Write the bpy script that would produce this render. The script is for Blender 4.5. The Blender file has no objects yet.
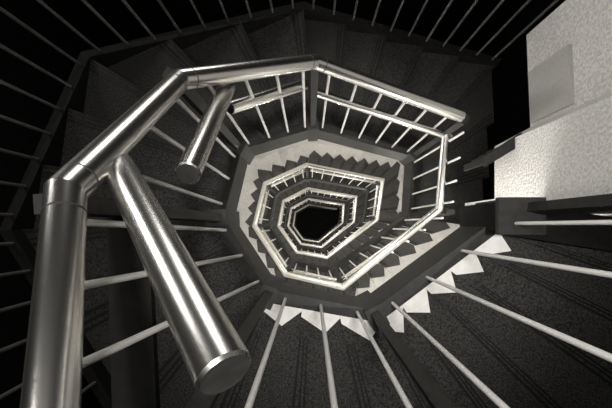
import bpy, math, random
from mathutils import Vector
random.seed(3)
S=bpy.context.scene
S.view_settings.view_transform='Standard'
# ---------------------------------------------------------------- materials
def mat(name,c1,c2=None,rough=.5,metal=0,scale=40,bump=0,detail=6,lo=.35,hi=.65,spec=.5):
    m=bpy.data.materials.new(name); m.use_nodes=True
    nt=m.node_tree; b=nt.nodes['Principled BSDF']
    b.inputs['Roughness'].default_value=rough; b.inputs['Metallic'].default_value=metal
    b.inputs['Specular IOR Level'].default_value=spec
    def w(v): return (v,v*.98,v*.94,1)
    tc=nt.nodes.new('ShaderNodeTexCoord')
    nz=nt.nodes.new('ShaderNodeTexNoise'); nz.inputs['Scale'].default_value=scale; nz.inputs['Detail'].default_value=detail
    nt.links.new(tc.outputs['Object'],nz.inputs['Vector'])
    cr=nt.nodes.new('ShaderNodeValToRGB'); cr.color_ramp.elements[0].position=lo; cr.color_ramp.elements[1].position=hi
    cr.color_ramp.elements[0].color=w(c1); cr.color_ramp.elements[1].color=w(c1 if c2 is None else c2)
    nt.links.new(nz.outputs['Fac'],cr.inputs['Fac']); nt.links.new(cr.outputs['Color'],b.inputs['Base Color'])
    if bump:
        bp=nt.nodes.new('ShaderNodeBump'); bp.inputs['Strength'].default_value=bump; bp.inputs['Distance'].default_value=.01
        nt.links.new(nz.outputs['Fac'],bp.inputs['Height']); nt.links.new(bp.outputs['Normal'],b.inputs['Normal'])
    return m
M_steel=mat('brushed_stainless',.74,.78,rough=.27,metal=1,scale=6)
M_cap=mat('rail_end_rubber',.02,.03,rough=.5)
M_bal=mat('baluster_white',.80,.84,rough=.35,scale=20)
M_balo=mat('baluster_dimmed',.10,.14,rough=.5,scale=20,spec=.2)  # white rods; dimness of the outer edge put into the colour
M_dark=mat('black_painted_steel',.018,.028,rough=.5,scale=30,spec=.25)
M_bar=mat('matte_black_bar',.010,.014,rough=.8,scale=30,spec=.08)
M_tread=mat('speckled_tread',.014,.062,rough=.85,scale=120,bump=.25,spec=.15)
M_low=mat('tread_lightened',.05,.12,rough=.85,scale=110,bump=.2,spec=.2)  # same tread material, lightened in colour so the lower flights look brighter lit
M_nose=mat('nosing_strip',.010,.014,rough=.6,scale=80,spec=.2)
M_wall=mat('white_stucco',.60,.86,rough=.9,scale=75,bump=1,detail=8)
M_edge=mat('white_stair_edge',.72,.82,rough=.8,scale=30)
M_panel=mat('painted_panel',.46,.52,rough=.8,scale=90,bump=.3)
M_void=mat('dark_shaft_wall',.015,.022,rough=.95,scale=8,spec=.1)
# ---------------------------------------------------------------- mesh helper
class MB:
    def __init__(s): s.v=[];s.f=[];s.m=[];s.sm=[]
    def add(s,vs,fs,mi=0,smooth=False):
        o=len(s.v); s.v+=[tuple(v) for v in vs]
        for f in fs: s.f.append([i+o for i in f]); s.m.append(mi); s.sm.append(smooth)
    def prism(s,poly,zt,zb,mi=0):
        n=len(poly)
        if not hasattr(zt,'__len__'): zt=[zt]*n
        if not hasattr(zb,'__len__'): zb=[zb]*n
        vs=[(p[0],p[1],z) for p,z in zip(poly,zt)]+[(p[0],p[1],z) for p,z in zip(poly,zb)]
        fs=[list(range(n)),list(range(2*n-1,n-1,-1))]+[[i,i+n,(i+1)%n+n,(i+1)%n] for i in range(n)]
        s.add(vs,fs,mi)
    def tube(s,pts,r,seg=28,mi=0,capmi=None,capr=None):
        pts=[Vector(p) for p in pts]; n=len(pts)
        d=[(pts[i+1]-pts[i]).normalized() for i in range(n-1)]
        ref=Vector((0,0,1)) if abs(d[0].z)<.9 else Vector((1,0,0))
        u=d[0].cross(ref).normalized(); v=d[0].cross(u)
        ring=[pts[0]+r*(u*math.cos(a)+v*math.sin(a)) for a in [2*math.pi*k/seg for k in range(seg)]]
        rings=[ring]
        for i in range(1,n):
            nn=d[i-1] if i==n-1 else (d[i-1]+d[i]).normalized()
            ring=[p+d[i-1]*((pts[i]-p).dot(nn)/d[i-1].dot(nn)) for p in ring]
            rings.append(ring)
        for i in range(n-1):   # separate pieces keep the mitre crisp
            s.add(rings[i]+rings[i+1],[[k,(k+1)%seg,(k+1)%seg+seg,k+seg] for k in range(seg)],mi,True)
        for (c,dd,ring) in ((pts[0],-d[0],rings[0]),(pts[-1],d[-1],rings[-1])):
            e=[c+(Vector(p)-c)*.88+dd*r*.12 for p in ring]
            g=[c+(Vector(p)-c)*.74+dd*r*.10 for p in ring]
            fs2=[[k,(k+1)%seg,(k+1)%seg+seg,k+seg] for k in range(seg)]
            s.add(list(ring)+e,fs2,mi,True)
            cm=mi if capmi is None else capmi
            s.add(e+g,fs2,cm,True)
            s.add(g,[list(range(seg))],cm)
    def build(s,name,mats,parent=None):
        me=bpy.data.meshes.new(name); me.from_pydata(s.v,[],s.f)
        for m in mats: me.materials.append(m)
        me.polygons.foreach_set('material_index',s.m); me.polygons.foreach_set('use_smooth',s.sm)
        me.update()
        import bmesh
        bm=bmesh.new(); bm.from_mesh(me); bmesh.ops.recalc_face_normals(bm,faces=bm.faces); bm.to_mesh(me); bm.free()
        o=bpy.data.objects.new(name,me); S.collection.objects.link(o)
        if parent: o.parent=parent
        return o
def lerp(a,b,t): return tuple(x+(y-x)*t for x,y in zip(a,b))
stair=bpy.data.objects.new('spiral_staircase',None); S.collection.objects.link(stair)
# ---------------------------------------------------------------- plan (camera height is z=0; depths positive down)
IN={'A':(-.04,.75),'B':(.98,.62),'C':(.98,.10),'D':(.27,-.50),'E':(-.22,-.44),'F':(-.56,.0),'G':(-.50,.47)}
OUT={'A':(.0,1.27),'B':(1.52,1.15),'C':(1.60,.0),'D':(.44,-1.0),'E':(-.42,-.96),'F':(-1.04,-.02),'G':(-.94,.90)}
RD={'A':1.6,'B':2.03,'C':2.42,'D':2.87,'E':3.2,'F':3.55,'G':3.9}
H=2.7; RH=1.03; NL=4
nodes=[('C',(.90,.07),(2.3,-.25),1.58),('D',(.30,-.41),(.85,-1.5),1.66),('E',(-.20,-.33),(-.65,-1.35),1.72),
       ('F',(-.46,.04),(-1.5,-.02),1.80),('G',(-.44,.48),(-1.35,1.03),2.18),('A',(.02,.75),(-.05,1.62),2.65),
       ('B',(.90,.62),(1.62,1.40),3.06)]
for l in range(NL):
    for L in 'CDEFG': nodes.append((L,IN[L],OUT[L],RD[L]+RH+H*l))
    for L in 'AB': nodes.append((L,IN[L],OUT[L],RD[L]+RH+H*(l+1)))
NS={'A':7,'B':4,'C':7,'D':4,'E':4,'F':4,'G':4}
OO={'A':(.64,.80),'B':(.86,.95),'C':(.60,.76),'D':(.52,.68),'E':(.50,.66),'F':(.48,.64),'G':(.54,.72)}
tr=MB()
for k in range(len(nodes)-1):
    L,p0,q0,b0=nodes[k]; _,p1,q1,b1=nodes[k+1]
    if k==6: q1=(1.69,-.02)
    n=NS[L] if k>=7 else {'A':5,'B':3,'C':6}.get(L,3)
    for j in range(n):
        t0,t1=j/n,(j+1)/n
        z=-(b0+(b1-b0)*(j+.5)/n)
        a,b,c,d=lerp(p0,p1,t0),lerp(p0,p1,t1),lerp(q0,q1,t1),lerp(q0,q1,t0)
        white=k>=7 or k<2
        tr.prism([a,b,c,d],z-.008,z-.15,2 if white else 0)
        def at(t,u): return lerp(lerp(a,b,t),lerp(d,c,t),u)
        if k<2:
            poly=[at(0,.06),at(.42,.14),at(1,.08),c,d]; ii=(.06,.14); oo=(1,1)
        elif k<7:
            poly=[a,b,c,d]; ii=(0,0); oo=(1,1)
        else:
            u0,u1=OO[L]; poly=[a,b,at(1,u0),at(.35,u1),at(0,u0)]; ii=(0,0); oo=(u0,u0)
        tr.prism(poly,z,z-.012,3 if k>=7 else 0)
        for (s0,s1) in ((.80,.83),(.87,.90),(.95,.99)):
            tr.prism([at(s0,ii[1]+.03),at(s1,ii[1]+.03),at(s1,oo[1]-.02),at(s0,oo[1]-.02)],z+.004,z-.01,1)
tr.build('treads',[M_tread,M_nose,M_edge,M_low],stair)
# stringers
st=MB()
for k in range(len(nodes)-1):
    L,p0,q0,b0=nodes[k]; _,p1,q1,b1=nodes[k+1]
    def off(p,q,w):
        v=Vector((q[0]-p[0],q[1]-p[1])).normalized(); return (p[0]+v.x*w,p[1]+v.y*w)
    i0,i1=off(p0,q0,-.03),off(p1,q1,-.03); o0,o1=off(p0,q0,.035),off(p1,q1,.035)
    st.prism([i0,i1,o1,o0],[-b0+.06,-b1+.06,-b1+.06,-b0+.06],[-b0-.2,-b1-.2,-b1-.2,-b0-.2])
    if k<6:
        i0,i1=off(q0,p0,-.03),off(q1,p1,-.03); o0,o1=off(q0,p0,.03),off(q1,p1,.03)
        st.prism([i0,i1,o1,o0],[-b0+.08,-b1+.08,-b1+.08,-b0+.08],[-b0-.2,-b1-.2,-b1-.2,-b0-.2],1)
st.prism([(.88,.10),(2.35,-.12),(2.33,-.27),(.86,-.04)],-1.50,-1.78,1)
# square post head at the landing corner
st.prism([(.77,.10),(.93,.10),(.93,-.02),(.77,-.02)],-1.42,-1.80,1)
st.prism([(.755,.115),(.945,.115),(.945,-.035),(.755,-.035)],-1.40,-1.425)
# landing ledge with bars against the right wall
st.prism([(1.00,.40),(1.20,.53),(1.20,.46),(1.00,.34)],-1.98,-2.02)
for i in range(4):
    x=1.01+.05*i; st.prism([(x,.40+.03*i),(x+.015,.40+.03*i),(x+.015,.36+.03*i),(x,.36+.03*i)],-2.0,-2.3)
st.build('stringers',[M_dark,M_bar],stair)
# rails
ra=MB()
R=.0325
top=[(-.30,-.38,-.40),(-.327,-.256,-.44),(-.432,.06,-.62),(-.416,.467,-1.12),(.023,.75,-1.6),(.875,.635,-2.03)]
ra.tube(top,R,40,0,1)
def rp(k,dz=0,sc=0):
    L,p,q,b=nodes[k]; return Vector((p[0],p[1],-(b-RH)-dz))
pts=[Vector((.885,.60,-2.28)),Vector((.90,.12,-2.44))]+[rp(k) for k in range(8,len(nodes))]
ra.tube(pts,.027,16)
low=[((-.094,-.161,-.385),(-.417,.132,-.76),.0325),((-.300,.13,-.86),(-.322,.540,-1.36),.0315),
     ((-.343,.506,-1.5),(-.026,.75,-1.85),.028),((.011,.752,-1.95),(.92,.585,-2.3),.024)]
for a,b,r in low: ra.tube([a,b],r,40,0,1)
for k in range(7,len(nodes)-1):
    a=rp(k,.33);b=rp(k+1,.33); ra.tube([a.lerp(b,.04),a.lerp(b,.96)],.018,12,0)
for i in (2,3,4):
    c=Vector(top[i])
    for dv in (Vector(top[i-1])-c,Vector(top[i+1])-c):
        dv.normalize(); ra.tube([c+dv*.045,c+dv*.048],R*1.02,40,1)
ra.build('handrails',[M_steel,M_cap],stair)
# balusters + posts
ba=MB(); po=MB(); bo=MB()
def post(p,q,zt,zb,w=.03,t=.018):
    v=Vector((q[0]-p[0],q[1]-p[1])).normalized(); n=Vector((-v.y,v.x)); c=Vector(p)
    po.prism([c+v*w+n*t,c-v*w+n*t,c-v*w-n*t,c+v*w-n*t],zt,zb)
    po.prism([c+v*.05+n*.04,c-v*.05+n*.04,c-v*.05-n*.04,c+v*.05-n*.04],zb+.10,zb-.24)
railz0={0:-(-.1),1:-.2,2:-.41,3:-.60,4:-1.10,5:-1.58,6:-2.01}
for k in range(len(nodes)-1):
    L,p0,q0,b0=nodes[k]; _,p1,q1,b1=nodes[k+1]
    l=(Vector(p1)-Vector(p0)).length
    n=max(3,round(l/.14)) if k>=3 else (4 if k==0 else 3)
    for j in range(n):
        t=(j+.5)/n
        p=lerp(p0,p1,t); pt=p
        zb=-(b0+(b1-b0)*t)
        if k<6: zt=railz0[k]+(railz0[k+1]-railz0[k])*t
        else: zt=zb+RH
        if k in(2,3,4,5):
            e=lerp(top[k-1],top[k],t); pt=(e[0],e[1]); zt=e[2]-.01
        ba.tube([(p[0],p[1],zb+.0),(pt[0],pt[1],zt)],.0075,8)
    zt=railz0[k] if k<=6 else -b0+RH
    post(p0,q0,zt-.02,-b0)
for k in range(2,6):
    L,p0,q0,b0=nodes[k]; _,p1,q1,b1=nodes[k+1]
    l=(Vector(q1)-Vector(q0)).length; n=round(l/.16)
    for j in range(n):
        t=(j+.5)/n; p=lerp(q0,q1,t); zb=-(b0+(b1-b0)*t)
        bo.tube([(p[0],p[1],zb),(p[0],p[1],zb+1.0)],.0085,8)
    bo.tube([(q0[0],q0[1],-b0+1.0),(q1[0],q1[1],-b1+1.0)],.029,16)
bo.build('outer_guard',[M_balo],stair)
ba.build('balusters',[M_bal],stair); 
po.prism([(-.50,.02),(-.40,.04),(-.34,-.46),(-.44,-.46)],[-.86,-.86,-.78,-.78],[-.88,-.88,-.80,-.80],1)
po.build('posts',[M_dark,M_bar],stair)
# ---------------------------------------------------------------- walls
FZ=-15.3
wt={'C':(1.8,1.9),'D':(1.9,1.95),'E':(1.95,2.0),'F':(2.0,2.4),'G':(2.4,2.85),'A':(2.85,3.3),'B':(3.3,3.6)}
order='CDEFGAB'
ws=MB()
for i,L in enumerate(order):
    L2=order[(i+1)%7]; a,b=OUT[L],OUT[L2]
    ctr=Vector((.25,.15))
    def o(p): v=(Vector(p)-ctr).normalized(); return (p[0]+v.x*.05,p[1]+v.y*.05)
    t0,t1=wt[L]
    ws.prism([a,b,o(b),o(a)],[-t0,-t1,-t1,-t0],FZ)
ws.build('wall_stairwell',[M_wall])
wr=MB()
pl=[(1.36,1.20),(1.385,.62),(1.16,.50),(1.16,.06)]
wr.prism(pl+[(2.9,.06),(2.9,1.20)],.6,-2.2)
wr.prism([(1.16,.17),(2.0,.17),(2.0,-.1),(1.16,-.1)],-2.2,-2.62)
wr.build('wall_right',[M_wall])
pn=MB(); pn.prism([(1.350,.95),(1.370,.64),(1.42,.64),(1.42,.95)],-1.83,-2.17); pn.build('access_panel',[M_panel])
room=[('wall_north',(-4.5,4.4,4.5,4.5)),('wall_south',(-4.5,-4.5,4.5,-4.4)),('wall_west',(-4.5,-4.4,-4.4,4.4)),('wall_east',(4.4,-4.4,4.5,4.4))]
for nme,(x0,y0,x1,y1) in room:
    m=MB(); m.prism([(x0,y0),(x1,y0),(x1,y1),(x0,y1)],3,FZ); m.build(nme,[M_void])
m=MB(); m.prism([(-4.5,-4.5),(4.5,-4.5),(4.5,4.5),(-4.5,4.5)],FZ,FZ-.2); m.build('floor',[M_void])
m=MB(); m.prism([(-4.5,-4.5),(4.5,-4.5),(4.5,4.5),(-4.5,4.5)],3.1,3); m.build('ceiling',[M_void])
# ---------------------------------------------------------------- lights
def light(name,kind,loc,e,target=None,**kw):
    l=bpy.data.lights.new(name,kind); l.energy=e; l.color=(1,.975,.93)
    for a,b in kw.items(): setattr(l,a,b)
    o=bpy.data.objects.new(name,l); o.location=loc; S.collection.objects.link(o)
    if target: o.rotation_euler=(Vector(target)-Vector(loc)).to_track_quat('-Z','Y').to_euler()
    return o
light('added_well_spot','SPOT',(.25,.15,2.6),700,(.22,.0,-3),spot_size=math.radians(33),spot_blend=1,shadow_soft_size=.2)  # added spot, cone kept to the well so the surroundings fall dark
light('added_reflection_strip','AREA',(-1.0,.3,1.5),18,(-.2,.1,-1.2),shape='RECTANGLE',size=.22,size_y=1.8)  # added strip light, gives the steel something bright to reflect
light('added_highlight_disk','AREA',(-.1,.0,1.5),11,(-.2,.1,-1.5),shape='DISK',size=.45)  # added softbox over the camera for broad highlights on the rails
light('added_side_light','AREA',(-3.6,2.9,-.7),42,(-.2,.1,-1.0),shape='RECTANGLE',size=1.0,size_y=1.6)  # added off-frame light, no known window; makes streaks on the descending rails
light('added_side_light','AREA',(-.4,4.2,-1.4),34,(-.2,.1,-1.2),shape='RECTANGLE',size=1.0,size_y=1.8)  # second added off-frame light for rail reflections from the north side
light('added_wall_spot','SPOT',(-.6,-.3,1.5),75,(1.45,.5,-1.9),spot_size=math.radians(34),spot_blend=1,shadow_soft_size=.15)  # added spot to brighten the right wall, falling off at its corners
for l in range(NL):
    e=16*(.78**l)
    for (x,y),d in (((.35,1.0),3.15),((0,-.72),2.15 ),((-.8,.3),2.4),((1.0,-.3),1.95)):
        light('added_hidden_fill','POINT',(x,y,-(d+H*l)),e,shadow_soft_size=.06)  # added fill lights hidden under the flights, brighten the lower turns
W=bpy.data.worlds.new('World'); S.world=W; W.use_nodes=True
W.node_tree.nodes['Background'].inputs[0].default_value=(.02,.0195,.0185,1); W.node_tree.nodes['Background'].inputs[1].default_value=1
cam=bpy.data.cameras.new('camera'); cam.sensor_width=36; cam.lens=350/612*36; cam.shift_x=-4/612; cam.shift_y=22/612; cam.clip_start=.01; cam.clip_end=100
c=bpy.data.objects.new('camera',cam); S.collection.objects.link(c); S.camera=c
